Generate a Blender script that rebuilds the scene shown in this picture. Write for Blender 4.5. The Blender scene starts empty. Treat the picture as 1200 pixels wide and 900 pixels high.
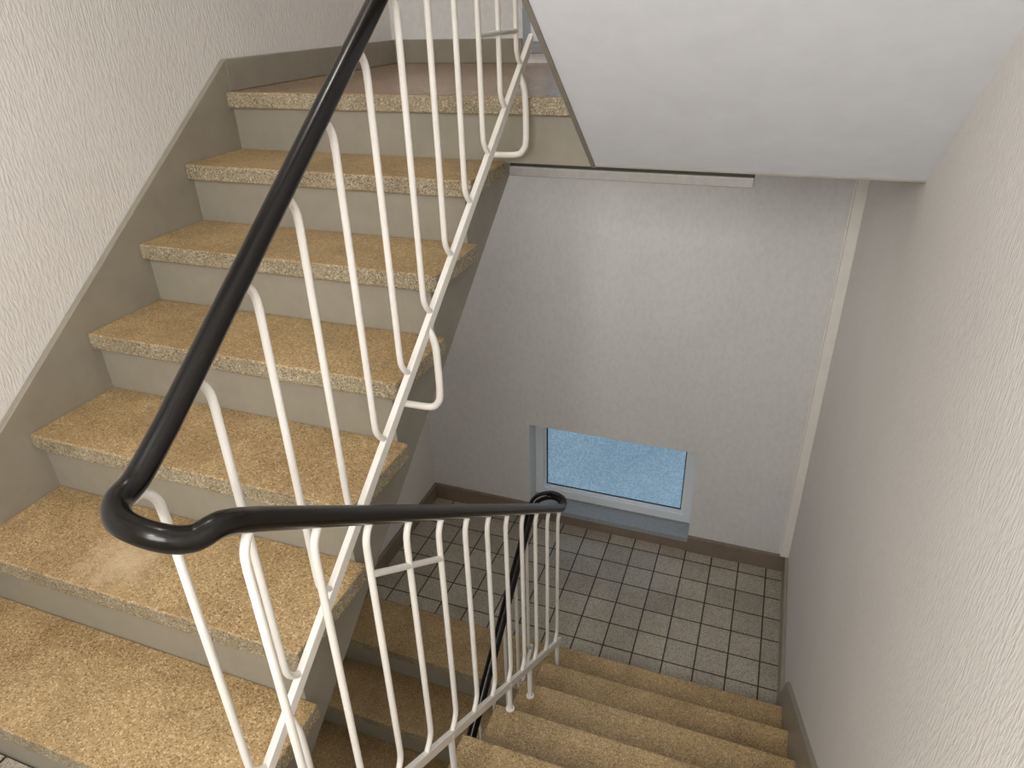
import bpy, bmesh, math
from mathutils import Vector, Matrix
sc = bpy.context.scene
try:
    sc.view_settings.view_transform = 'Standard'
    sc.view_settings.look = 'None'
except Exception:
    pass

# ---------------------------------------------------------------- dimensions
R = 0.175; G = 0.24; SL = R / G
N = 0.0246; T = 0.046
W = 0.94            # right end of the treads of the upward flight
XG = 1.08           # left end of the treads of the downward flight
XS = 1.205          # left side of the flight overhead
XR = 2.025          # right wall
XL = -0.02          # left wall
YF = 2.59           # far wall
YN = -1.9           # near wall
ZL = -7 * R         # lower landing
ZU = 7 * R          # upper landing
ZB = -15 * R
ZT = 4.2
ZS = 1.045          # underside of the upper landing slab

# ---------------------------------------------------------------- materials
def new_mat(name):
    m = bpy.data.materials.new(name); m.use_nodes = True
    nt = m.node_tree; b = nt.nodes['Principled BSDF']
    return m, nt, b
def pos(nt, scale=(1, 1, 1), loc=(0, 0, 0)):
    g = nt.nodes.new('ShaderNodeNewGeometry'); mp = nt.nodes.new('ShaderNodeMapping')
    mp.inputs['Scale'].default_value = scale; mp.inputs['Location'].default_value = loc
    nt.links.new(g.outputs['Position'], mp.inputs['Vector']); return mp.outputs['Vector']
def noise(nt, vec, scale, detail=2, rough=.5):
    n = nt.nodes.new('ShaderNodeTexNoise'); n.inputs['Scale'].default_value = scale
    n.inputs['Detail'].default_value = detail; n.inputs['Roughness'].default_value = rough
    nt.links.new(vec, n.inputs['Vector']); return n.outputs['Fac']
def ramp(nt, fac, stops):
    r = nt.nodes.new('ShaderNodeValToRGB'); e = r.color_ramp.elements
    while len(e) > 1: e.remove(e[-1])
    e[0].position = stops[0][0]; e[0].color = (*stops[0][1], 1)
    for p, c in stops[1:]:
        k = e.new(p); k.color = (*c, 1)
    nt.links.new(fac, r.inputs['Fac']); return r.outputs['Color']
def mix(nt, a, b, fac, mode='MIX'):
    m = nt.nodes.new('ShaderNodeMix'); m.data_type = 'RGBA'; m.blend_type = mode
    for s, v in ((m.inputs[6], a), (m.inputs[7], b)):
        if isinstance(v, tuple): s.default_value = (*v, 1)
        else: nt.links.new(v, s)
    if isinstance(fac, float): m.inputs[0].default_value = fac
    else: nt.links.new(fac, m.inputs[0])
    return m.outputs[2]
def bump(nt, b, h, strength, dist=0.002):
    n = nt.nodes.new('ShaderNodeBump'); n.inputs['Strength'].default_value = strength
    n.inputs['Distance'].default_value = dist
    nt.links.new(h, n.inputs['Height']); nt.links.new(n.outputs['Normal'], b.inputs['Normal'])
def lin(r, g, b):
    f = lambda c: ((c / 255 + .055) / 1.055) ** 2.4 if c > 10 else c / 255 / 12.92
    return (f(r), f(g), f(b))

def paint(name, col, rough=.5, var=.06, bs=.15, sc_=14):
    m, nt, b = new_mat(name); v = pos(nt)
    dark = tuple(c * (1 - var) for c in col); lite = tuple(min(1, c * (1 + var)) for c in col)
    nt.links.new(ramp(nt, noise(nt, v, sc_, 3, .6), [(.3, dark), (.7, lite)]), b.inputs['Base Color'])
    b.inputs['Roughness'].default_value = rough
    if bs: bump(nt, b, noise(nt, v, 180, 2), bs, .001)
    return m

def wallpaper(name, col, vertical=4.0, strength=.75, scale=160):
    m, nt, b = new_mat(name)
    v = pos(nt, (1, 1, 1 / vertical)); v2 = pos(nt)
    h = noise(nt, v, scale, 2, .6)
    base = ramp(nt, noise(nt, v2, 2.2, 3, .6), [(.3, tuple(c * .95 for c in col)), (.7, col)])
    c2 = mix(nt, base, ramp(nt, h, [(.35, (.88, .875, .87)), (.6, (1, 1, 1))]), .5, 'MULTIPLY')
    nt.links.new(c2, b.inputs['Base Color']); b.inputs['Roughness'].default_value = .75
    bump(nt, b, h, strength, .004); return m

def terrazzo(name, c1, c2, c3, rough=.42, scale=320, stain=None):
    m, nt, b = new_mat(name); v = pos(nt)
    vo = nt.nodes.new('ShaderNodeTexVoronoi'); vo.inputs['Scale'].default_value = scale
    nt.links.new(v, vo.inputs['Vector'])
    sep = nt.nodes.new('ShaderNodeSeparateColor'); nt.links.new(vo.outputs['Color'], sep.inputs[0])
    chips = ramp(nt, sep.outputs[0], [(0, c2), (.12, c2), (.25, c1), (.6, c1), (.8, tuple(x * 1.12 for x in c1)), (.95, c3), (1, c3)])
    cl = ramp(nt, noise(nt, v, 6, 5, .7), [(.32, (.66, .63, .58)), (.6, (1.0, 1.0, 1.0))])
    c = mix(nt, chips, cl, .85, 'MULTIPLY')
    if stain:
        d = nt.nodes.new('ShaderNodeVectorMath'); d.operation = 'DISTANCE'; d.inputs[1].default_value = stain
        nt.links.new(v, d.inputs[0])
        a = nt.nodes.new('ShaderNodeMath'); a.operation = 'MULTIPLY_ADD'
        nt.links.new(noise(nt, v, 18, 3, .6), a.inputs[0]); a.inputs[1].default_value = .16
        nt.links.new(d.outputs['Value'], a.inputs[2])
        fac = ramp(nt, a.outputs[0], [(.10, (.6, .6, .6)), (.19, (0, 0, 0))])
        c = mix(nt, c, lin(200, 178, 146), fac)
    nt.links.new(c, b.inputs['Base Color']); b.inputs['Roughness'].default_value = rough
    return m

def tilemat(name, size, col, grout):
    m, nt, b = new_mat(name); v = pos(nt, (1, 1, 1), (.03, .02, 0))
    br = nt.nodes.new('ShaderNodeTexBrick'); br.offset = 0; br.squash = 1
    br.inputs['Scale'].default_value = 1; br.inputs['Brick Width'].default_value = size
    br.inputs['Row Height'].default_value = size; br.inputs['Mortar Size'].default_value = .0036
    br.inputs['Mortar Smooth'].default_value = .15
    br.inputs['Color1'].default_value = (*col, 1)
    br.inputs['Color2'].default_value = (*[c * .8 for c in col], 1)
    br.inputs['Mortar'].default_value = (*grout, 1)
    nt.links.new(v, br.inputs['Vector'])
    sp = ramp(nt, noise(nt, v, 150, 2, .7), [(.38, (.48, .45, .41)), (.5, (.95, .95, .95)), (.7, (1.12, 1.12, 1.12))])
    c = mix(nt, br.outputs['Color'], sp, .8, 'MULTIPLY')
    c = mix(nt, c, ramp(nt, noise(nt, v, 4, 4, .7), [(.35, (.8, .76, .7)), (.6, (1, 1, 1))]), .7, 'MULTIPLY')
    nt.links.new(c, b.inputs['Base Color']); b.inputs['Roughness'].default_value = .36
    return m

M_wall = wallpaper('textured_wallpaper', lin(227, 223, 218))
M_far = wallpaper('smooth_plaster', lin(220, 219, 217), 1.5, .12, 60)
M_soffit = paint('soffit_paint', lin(220, 223, 228), .7, .03)
M_taupe = paint('taupe_gloss_paint', lin(144, 137, 122), .35, .08, .25, 10)
M_brown = paint('brown_skirting_paint', lin(128, 114, 98), .4, .1, .2, 10)
M_riser = paint('riser_paint', lin(148, 142, 127), .45, .06)
M_side = paint('side_paint', lin(136, 130, 118), .5, .06)
M_tread = terrazzo('terrazzo_tread', lin(168, 141, 99), lin(130, 105, 69), lin(200, 180, 142), stain=(.40, .34, .35))
M_front = terrazzo('terrazzo_nosing_face', lin(154, 142, 117), lin(112, 99, 78), lin(198, 188, 164), .6, 320)
M_nose = terrazzo('terrazzo_landing', lin(152, 124, 96), lin(116, 92, 68), lin(180, 156, 126), .25)
M_tile = tilemat('speckled_floor_tile', .14, lin(182, 173, 158), lin(48, 42, 34))
M_white = paint('white_metal_paint', lin(234, 230, 222), .36, .03, 0)
M_black, nt, b = new_mat('black_plastic_handrail')
nt.links.new(ramp(nt, noise(nt, pos(nt), 9, 2), [(.3, (.0035, .003, .0025)), (.7, (.007, .0055, .004))]), b.inputs['Base Color'])
b.inputs['Roughness'].default_value = .22; b.inputs['Specular IOR Level'].default_value = .32
M_frame = paint('window_frame_paint', lin(228, 234, 240), .35, .02, 0)
M_sill = paint('sill_stone', lin(150, 154, 158), .4, .1, .2, 60)
M_strip = paint('grey_metal_strip', lin(150, 148, 143), .5, .08, .2, 50)
M_conc = paint('grey_screed', lin(120, 112, 100), .6, .15, .3)
M_dark = paint('dark_joint', lin(44, 40, 36), .7, .15, 0)
M_glass, nt, b = new_mat('frosted_window_glass')
v = pos(nt)
vo = nt.nodes.new('ShaderNodeTexVoronoi'); vo.inputs['Scale'].default_value = 85; nt.links.new(v, vo.inputs['Vector'])
gc = mix(nt, ramp(nt, vo.outputs['Distance'], [(0, (.11, .20, .29)), (.7, (.28, .41, .52))]),
         ramp(nt, noise(nt, v, 3, 2), [(.3, (.75, .8, .85)), (.7, (1.1, 1.1, 1.1))]), .8, 'MULTIPLY')
b.inputs['Base Color'].default_value = (.12, .2, .28, 1); b.inputs['Roughness'].default_value = .25
nt.links.new(gc, b.inputs['Emission Color']); b.inputs['Emission Strength'].default_value = .72
M_lamp, nt, b = new_mat('opal_lamp_glass')
b.inputs['Base Color'].default_value = (.9, .88, .82, 1)
b.inputs['Emission Color'].default_value = (1, .94, .85, 1); b.inputs['Emission Strength'].default_value = 3

# ---------------------------------------------------------------- helpers
class Builder:
    def __init__(s): s.bm = bmesh.new(); s.mats = []
    def mi(s, m):
        if m not in s.mats: s.mats.append(m)
        return s.mats.index(m)
    def box(s, x0, x1, y0, y1, z0, z1, m, mf=None):
        vs = [s.bm.verts.new((x, y, z)) for x in (x0, x1) for y in (y0, y1) for z in (z0, z1)]
        k = s.mi(m); kf = s.mi(mf) if mf else k
        for n, f in enumerate(((0, 1, 3, 2), (4, 6, 7, 5), (0, 4, 5, 1), (2, 3, 7, 6), (0, 2, 6, 4), (1, 5, 7, 3))):
            s.bm.faces.new([vs[i] for i in f]).material_index = kf if n < 4 else k
    def prism(s, pts, x0, x1, m, mside=None):
        a = [s.bm.verts.new((x0, y, z)) for y, z in pts]; c = [s.bm.verts.new((x1, y, z)) for y, z in pts]
        k = s.mi(m); k2 = s.mi(mside or m); n = len(pts)
        s.bm.faces.new(a).material_index = k2; s.bm.faces.new(c[::-1]).material_index = k2
        for i in range(n):
            s.bm.faces.new((a[i], c[i], c[(i + 1) % n], a[(i + 1) % n])).material_index = k
    def cyl(s, p0, p1, r, m, seg=20):
        p0, p1 = Vector(p0), Vector(p1); d = (p1 - p0)
        q = d.to_track_quat('Z', 'Y').to_matrix().to_4x4(); q.translation = (p0 + p1) / 2
        res = bmesh.ops.create_cone(s.bm, cap_ends=True, segments=seg, radius1=r, radius2=r, depth=d.length, matrix=q)
        k = s.mi(m)
        for v_ in res['verts']:
            for f in v_.link_faces: f.material_index = k
    def obj(s, name, parent=None, bevel=0):
        bmesh.ops.recalc_face_normals(s.bm, faces=s.bm.faces)
        me = bpy.data.meshes.new(name); s.bm.to_mesh(me); s.bm.free()
        for m in s.mats: me.materials.append(m)
        o = bpy.data.objects.new(name, me); sc.collection.objects.link(o); o.parent = parent
        if bevel:
            md = o.modifiers.new('bevel', 'BEVEL'); md.width = bevel; md.segments = 3; md.limit_method = 'ANGLE'
        return o
def empty(name):
    o = bpy.data.objects.new(name, None); sc.collection.objects.link(o); return o
def catmull(pts, n=8):
    P = [Vector(p) for p in pts]; P = [2 * P[0] - P[1]] + P + [2 * P[-1] - P[-2]]; out = []
    for i in range(1, len(P) - 2):
        p0, p1, p2, p3 = P[i - 1:i + 3]
        for j in range(n):
            t = j / n
            out.append(.5 * ((2 * p1) + (p2 - p0) * t + (2 * p0 - 5 * p1 + 4 * p2 - p3) * t * t + (3 * p1 - p0 - 3 * p2 + p3) * t ** 3))
    out.append(P[-2]); return out
def tubes(name, lines, r, m, parent, res=4):
    cu = bpy.data.curves.new(name, 'CURVE'); cu.dimensions = '3D'; cu.bevel_depth = r
    cu.bevel_resolution = res; cu.use_fill_caps = True
    for ln in lines:
        s = cu.splines.new('POLY'); s.points.add(len(ln) - 1)
        for p, q in zip(s.points, ln): p.co = (*q, 1)
        s.use_smooth = True
    cu.materials.append(m)
    o = bpy.data.objects.new(name, cu); sc.collection.objects.link(o); o.parent = parent; return o

# ---------------------------------------------------------------- shell
WT = .3
def one(name, *a, bevel=0):
    B = Builder(); B.box(*a); return B.obj(name, bevel=bevel)
one('wall_left', XL - WT, XL, YN, YF, ZB, ZT, M_wall)
one('wall_right', XR, XR + WT, YN, YF, ZB, ZT, M_wall)
one('wall_near', XL - WT, XR + WT, YN - WT, YN, ZB, ZT, M_wall)
one('ceiling', XL - WT, XR + WT, YN - WT, YF + WT, ZT, ZT + .2, M_soffit)
OX0, OX1 = .60, 1.51
LO = (-1.165, -.59); UO = (1.262, 2.05)
B = Builder()
for z0, z1 in ((ZB, LO[0]), (LO[1], UO[0]), (UO[1], ZT)):
    B.box(XL - WT, XR + WT, YF, YF + WT, z0, z1, M_far)
for z0, z1 in (LO, UO):
    B.box(XL - WT, OX0, YF, YF + WT, z0, z1, M_far); B.box(OX1, XR + WT, YF, YF + WT, z0, z1, M_far)
B.obj('wall_far')

def window(name, z0, z1):
    e = empty(name); B = Builder()
    y0, y1 = YF + .10, YF + .15; zb = z0 + .04
    fw = .05
    B.box(OX0, OX0 + fw, y0, y1, zb, z1, M_frame); B.box(OX1 - fw, OX1, y0, y1, zb, z1, M_frame)
    B.box(OX0 + fw, OX1 - fw, y0, y1, zb, zb + fw, M_frame); B.box(OX0 + fw, OX1 - fw, y0, y1, z1 - .03, z1, M_frame)
    a = .012
    B.box(OX0 + fw, OX0 + fw + a, y0 + .012, y1, zb + fw, z1 - .03, M_frame)
    B.box(OX1 - fw - a, OX1 - fw, y0 + .012, y1, zb + fw, z1 - .03, M_frame)
    B.box(OX0 + fw + a, OX1 - fw - a, y0 + .012, y1, zb + fw, zb + fw + a, M_frame)
    B.obj('frame', e, .002)
    B = Builder()
    for x0, x1 in ((OX0 + fw + a, OX0 + fw + a + .006), (OX1 - fw - a - .006, OX1 - fw - a)):
        B.box(x0, x1, y0 + .026, y0 + .04, zb + fw + a, z1 - .03, M_dark)
    B.box(OX0 + fw + a, OX1 - fw - a, y0 + .026, y0 + .04, zb + fw + a, zb + fw + a + .006, M_dark); B.obj('gasket', e)
    B = Builder(); B.box(OX0 + fw + a, OX1 - fw - a, y0 + .03, y0 + .036, zb + fw + a, z1 - .03, M_glass); B.obj('glass_pane', e)
    B = Builder(); B.box(OX0, OX1, YF - .015, YF + .10, z0, z0 + .03, M_sill)
    B.box(OX0, OX1, YF + .10, YF + .2, z0, z0 + .04, M_sill); B.obj('sill', e, .002)
window('window_1', *LO); window('window_2', *UO)

B = Builder(); B.box(XL, XR, 1.72, YF, ZL - .18, ZL, M_tile); B.box(XG, XR, 1.56, 1.72, ZL - .18, ZL, M_tile)
B.box(XL, XG, 6 * G + N, 1.72, ZL - .18, ZL - T, M_riser); B.obj('floor')
B = Builder(); B.box(0, XG - .004, 6 * G, 1.72, ZL - T, ZL, M_tread, M_front); B.obj('trim_7', None, .004)
one('floor_basement', XL, XR, YN, YF, ZB - .1, ZB, M_conc)
B = Builder(); B.box(XL, XR, YN, 0.02, -.18, 0, M_tile); B.box(XG, XR, 0.02, .145, -T, 0, M_tread); B.box(XG, XR, .02, .12, -.18, -T, M_riser)
B.obj('floor_near_landing')
B = Builder()
B.box(XL, XR, 6 * G + N, YF, ZS, ZU - T, M_riser)
B.box(XL, XR, 6 * G + N, YF, ZU - T, ZU, M_nose)
B.obj('floor_upper_landing')
B = Builder(); B.box(0, XS - .015, 6 * G, 6 * G + N, ZU - T, ZU, M_tread, M_front); B.obj('trim_1', None, .004)
B = Builder(); B.box(XL, XR, YN, -.05, 14 * R - .2, 14 * R, M_soffit); B.obj('ceiling_near_landing')
one('trim_2', .95, 1.63, 6 * G + .02, 6 * G + .06, ZS - .036, ZS - .009, M_strip, bevel=.003)
one('trim_6', .95, 1.63, 6 * G + .03, 6 * G + .07, ZS - .009, ZS, M_dark)

# ---------------------------------------------------------------- flights
def flight_up(name, dz, ymax_i, x0, x1, yoff=0, first=1):
    e = empty(name)
    B = Builder()
    for i in range(first, ymax_i):
        y = (i - 1) * G + yoff
        B.box(x0, x1, y, y + G + N, i * R - T + dz, i * R + dz, M_tread, M_front)
    B.obj('treads', e, .005)
    pts = [((first - 1) * G + N + yoff, (first - 1) * R + dz - .16)]
    for i in range(first, ymax_i):
        y = (i - 1) * G + yoff + N
        pts.append((y, i * R - T + dz)); pts.append((y + G, i * R - T + dz))
    yl = (ymax_i - 1) * G + yoff + N
    nl = lambda y: R + SL * (y - yoff) + dz
    pts.append((yl, ymax_i * R - .18 + dz)) ; yb = yl + .17
    pts.append((yb, ymax_i * R - .18 + dz)); pts.append((yb, nl(yb) - .33))
    pts.append(((first - 1) * G + N + yoff + .12, nl((first - 1) * G + N + yoff + .12) - .33))
    B = Builder(); B.prism(pts, x0, x1 - .03, M_riser, M_side)
    B.obj('waist_slab', e)
    return e
flight_up('stair_flight', 0, 7, 0, W)
flight_up('stair_flight', -14 * R, 7, 0, W, 0, 0)

def flight_down(name, x0, x1, dz, js, waist_fn, nose_mat=M_tread):
    e = empty(name); B = Builder(); y_ = lambda j: .145 + G * j
    for j in js:
        B.box(x0, x1, y_(j - 1) - N, y_(j), -R * j - T + dz, -R * j + dz, nose_mat, M_front)
    B.obj('treads', e, .005)
    B = Builder(); pts = [(y_(js[0] - 1) - N, -R * js[0] - T + dz)]
    for j in js:
        pts.append((y_(j) - N, -R * j - T + dz)); pts.append((y_(j) - N, -R * (j + 1) - (T if j != js[-1] else 0) + dz))
    pts += waist_fn
    B.prism(pts, x0 + .0, x1, M_riser, M_side)
    B.obj('waist_slab', e); return e
flight_down('stair_flight', XG, XR - .0, 0, range(1, 7), [(1.56, -1.40), (1.45, -1.40), (.12, -.33), (.12, -.221)])
SS = .735
e_over = flight_down('stair_flight', XS, XR, 14 * R, range(1, 7),
            [(6 * G + .03, ZU), (6 * G + .03, ZS), (-.05, ZS + SS * (6 * G + .08)), (-.05, 14 * R - .1), (.12, 14 * R - .1)])
for c in e_over.children:
    if c.name.startswith('waist'):
        c.data.materials.append(M_soffit); k = len(c.data.materials) - 1
        for p in c.data.polygons:
            if p.normal.z < -.3: p.material_index = k
ya, za = 6 * G + .03, ZS; yb, zb = -.05, ZS + SS * (6 * G + .08)
B = Builder()
B.prism([(ya, za - .004), (ya, ZU), (yb, zb + .2), (yb, zb - .004)], XS - .012, XS - .0005, M_side)
B.obj('trim_3')

# ---------------------------------------------------------------- stringers / baseboards
B = Builder()
nl = lambda y: R + SL * y
B.prism([(-.12, 0), (-.12, .09), (0.0, nl(0) + .09), (6 * G + .03, ZU + .095), (6 * G + .03, ZU - .25), (.02, -.05)], XL, 0.0, M_taupe)
B.obj('trim_4', None, .003)
one('baseboard_left', XL, 0, 6 * G + .03, YF, ZU, ZU + .095, M_taupe, bevel=.003)
one('baseboard_near_left', XL, 0, YN, -.12, 0, .09, M_taupe, bevel=.003)
one('baseboard_upper_far', 0, OX0, YF - .02, YF, ZU, ZU + .095, M_taupe, bevel=.003)
one('baseboard_lower_left', XL, 0, 1.46, YF, ZL, ZL + .1, M_brown, bevel=.003)
B = Builder(); B.box(0, OX0, YF - .02, YF, ZL, ZL + .1, M_brown); B.box(OX0, OX1, YF - .012, YF, ZL, ZL + .058, M_brown)
B.box(OX1, XR, YF - .02, YF, ZL, ZL + .1, M_brown); B.obj('baseboard_far', None, .002)
B = Builder(); nr = lambda y: .106 - SL * y
B.prism([(.0, 0), (.0, .10), (.1, .10), (.14, nr(.14) + .13), (1.62, nr(1.62) + .13), (1.70, ZL + .11), (YF - .02, ZL + .11), (YF - .02, ZL), (1.57, ZL), (.12, -.2)], XR - .016, XR, M_taupe)
B.obj('baseboard_right', None, .002)
B = Builder(); nb = lambda y: -14 * R + R + SL * y
B.prism([(0, nb(0) + .1), (1.46, nb(1.46) + .1), (1.46, ZL - .17), (0, nb(0) - .3)], XL, 0.0, M_taupe); B.obj('trim_5', None, .003)
B = Builder(); B.box(1.982, XR, YF - .03, YF, ZL + .11, ZS, M_white); B.box(1.975, 1.982, YF - .012, YF, ZL + .11, ZS, M_white)
B.obj('cable_duct', None, .002)

# ---------------------------------------------------------------- railing
rail = empty('stair_railing')
X1, X2 = 1.008, 1.13
hl = lambda y: .955 + SL * y
hr = lambda y: .924 - .750 * y
hb = lambda y: -1.250 + SL * y
hu = lambda y: .922 + 14 * R - SL * y
ym = (X1 + X2) / 2
lo = catmull([(X1, .06, hl(.06)), (X1 - .003, .0, .957), (X1 + .002, -.038, .949), (ym - .030, -.060, .944), (ym + .020, -.060, .936), (X2 - .014, -.040, .925), (X2, -.005, .923), (X2, .05, hr(.05))], 10)
top = catmull([(X1, 1.42, hl(1.42)), (X1, 1.50, 2.02), (X1 + .02, 1.54, 2.06), (ym, 1.56, 2.12), (X2 - .02, 1.54, 2.2), (X2, 1.5, hu(1.5) - .02), (X2, 1.44, hu(1.44))], 8)
bot = catmull([(X2, 1.36, hr(1.36)), (X2, 1.42, -.137), (X2 - .012, 1.465, -.142), (ym, 1.485, -.147), (X1 + .012, 1.465, -.165), (X1, 1.43, -.205), (X1, 1.38, hb(1.38))], 10)
hand = [Vector((X2, -.0, hu(0)))] + top[::-1] + lo + bot + [Vector((X1, -.2, hb(-.2)))]
tubes('handrail', [hand], .0165, M_black, rail, 8)

bl = lambda y: .270 + SL * y; br_ = lambda y: .220 - SL * y
bars = []
S = .1241
def hook(x, y, ht, hbz, sgn):
    """one baluster: swept to the hand rail at the top and to the flat rail at the bottom"""
    zt = ht(y) - .03; zb = hbz(y) + .045; s = sgn
    pts = [(x, y - s * .036, zt + .0), (x, y - s * .024, zt + .001), (x, y - s * .011, zt - .008), (x, y - s * .002, zt - .026), (x, y, zt - .05)]
    low = [(x, y, zb + .045), (x, y + s * .002, zb + .022), (x, y + s * .012, zb + .003), (x, y + s * .028, zb - .012)]
    return catmull(pts, 5) + catmull(low, 5)
for k in range(0, 12): bars.append(hook(X1, .0164 + S * k, hl, bl, 1))
for k in range(-2, 10): bars.append(hook(X2, .2593 + S * k, hr, br_, -1))
for k in range(0, 12): bars.append(hook(X1, .0164 + S * k, hb, lambda y: hb(y) - .685, 1))
for k in range(-1, 10): bars.append(hook(X2, .2593 + S * k, hu, lambda y: br_(y) + 14 * R, -1))
bars.append([(X2, .2593, .60), (X2, .2593 + 2 * S, .60 - 2 * S * SL)])
bars.append([(X1, .0164 + 9 * S, 1.39), (X1, .0164 + 11 * S, 1.39)])
tubes('balusters', bars, .0065, M_white, rail, 4)

def flatrail(name, x, y0, y1, fn):
    B = Builder(); h = .0155; B.prism([(y0, fn(y0) - h), (y0, fn(y0) + h), (y1, fn(y1) + h), (y1, fn(y1) - h)], x - .007, x + .007, M_white)
    return B.obj(name, rail, .002)
flatrail('bottom_rail_up', X1, -.05, 1.50, bl); flatrail('bottom_rail_down', X2, -.05, 1.42, br_)
flatrail('bottom_rail_basement', X1, -.2, 1.42, lambda y: hb(y) - .685); flatrail('bottom_rail_overhead', X2, .05, 1.45, lambda y: br_(y) + 14 * R)
br = []
def bracket(y, fn, xface):
    z = fn(y)
    return catmull([(X1, y, z - .005), (X1 + .012, y + .0, z - .035), (X1 + .016, y + .0, z - .07), (X1 + .016, y + .0, z - .165), (X1 + .008, y + .0, z - .195), (X1 - .015, y, z - .21), (xface, y, z - .212)], 6)
fl = Builder()
for y in (.12, .77, 1.40):
    br.append(bracket(y, bl, W - .03)); z = bl(y) - .212
    fl.cyl((W - .03, y, z), (W - .022, y, z), .017, M_white)
for y in (.47, .86, 1.05, 1.38):
    j = math.ceil((y - .145) / G); zt = -R * j
    br.append([(X2, y, br_(y)), (X2, y, zt)]); fl.cyl((X2, y, zt), (X2, y, zt + .006), .014, M_white)
tubes('brackets', br, .0085, M_white, rail, 4); fl.obj('bracket_flanges', rail, .001)

# ---------------------------------------------------------------- lights
def lamp(name, x, y, z, power, col=(1, .945, .88)):
    e = empty(name)
    B = Builder(); B.cyl((x, y, z - .03), (x, y, z), .15, M_white, 40); B.obj('base', e, .004)
    bm = bmesh.new(); bmesh.ops.create_uvsphere(bm, u_segments=32, v_segments=16, radius=.14)
    bmesh.ops.delete(bm, geom=[v_ for v_ in bm.verts if v_.co.z > .001], context='VERTS')
    for v_ in bm.verts: v_.co = Vector((v_.co.x + x, v_.co.y + y, v_.co.z * .6 + z - .03))
    me = bpy.data.meshes.new('opal_shade'); bm.to_mesh(me); bm.free(); me.materials.append(M_lamp)
    for p in me.polygons: p.use_smooth = True
    o = bpy.data.objects.new('opal_shade', me); sc.collection.objects.link(o); o.parent = e
    l = bpy.data.lights.new('bulb', 'POINT'); l.energy = power; l.color = col; l.shadow_soft_size = .10
    lo_ = bpy.data.objects.new('bulb', l); sc.collection.objects.link(lo_); lo_.parent = e; lo_.location = (x, y, z - .26)
lamp('basement_fill', 1.0, -.95, 14 * R - .2, 15)
lamp('basement_fill', .6, .9, ZT, 33)
lamp('basement_fill', .5, -.5, -.18, 11)  # added fill, fixture included, to lift the lower flight
# added soft area fill, unseen behind the camera
l = bpy.data.lights.new('rear_fill', 'AREA'); l.shape = 'RECTANGLE'; l.size = 1.0; l.size_y = .7; l.energy = 35; l.color = (1, .99, .98)
o = bpy.data.objects.new('rear_fill', l); sc.collection.objects.link(o); o.location = (1.3, -1.3, 1.8)
d = Vector((1.35, 2.4, -.4)) - o.location; o.rotation_euler = d.to_track_quat('-Z', 'Y').to_euler()
# unseen fill added under the upper landing to brighten the lower one
l = bpy.data.lights.new('landing_fill', 'AREA'); l.shape = 'RECTANGLE'; l.size = 1.2; l.size_y = .6; l.energy = 4; l.color = (1, .98, .95)
o = bpy.data.objects.new('landing_fill', l); sc.collection.objects.link(o); o.location = (.9, 1.95, ZS - .005)

w = bpy.data.worlds.new('World'); sc.world = w; w.use_nodes = True
w.node_tree.nodes['Background'].inputs[0].default_value = (.6, .75, 1, 1); w.node_tree.nodes['Background'].inputs[1].default_value = .6

# ---------------------------------------------------------------- camera
yaw, pit, rol = .3658, -.5009, -.0294
f0 = Vector((-math.sin(yaw), math.cos(yaw), 0)); rt = Vector((math.cos(yaw), math.sin(yaw), 0)); up0 = Vector((0, 0, 1))
F = math.cos(pit) * f0 + math.sin(pit) * up0; U0 = -math.sin(pit) * f0 + math.cos(pit) * up0
Rv = math.cos(rol) * rt + math.sin(rol) * U0; Uv = -math.sin(rol) * rt + math.cos(rol) * U0
cd = bpy.data.cameras.new('camera'); cd.sensor_width = 36; cd.lens = 818.06 / 1200 * 36; cd.clip_start = .02
co = bpy.data.objects.new('camera', cd); sc.collection.objects.link(co)
m = Matrix((Rv, Uv, -F)).transposed().to_4x4(); m.translation = Vector((1.6851, -.4878, 1.4548)); co.matrix_world = m
sc.camera = co
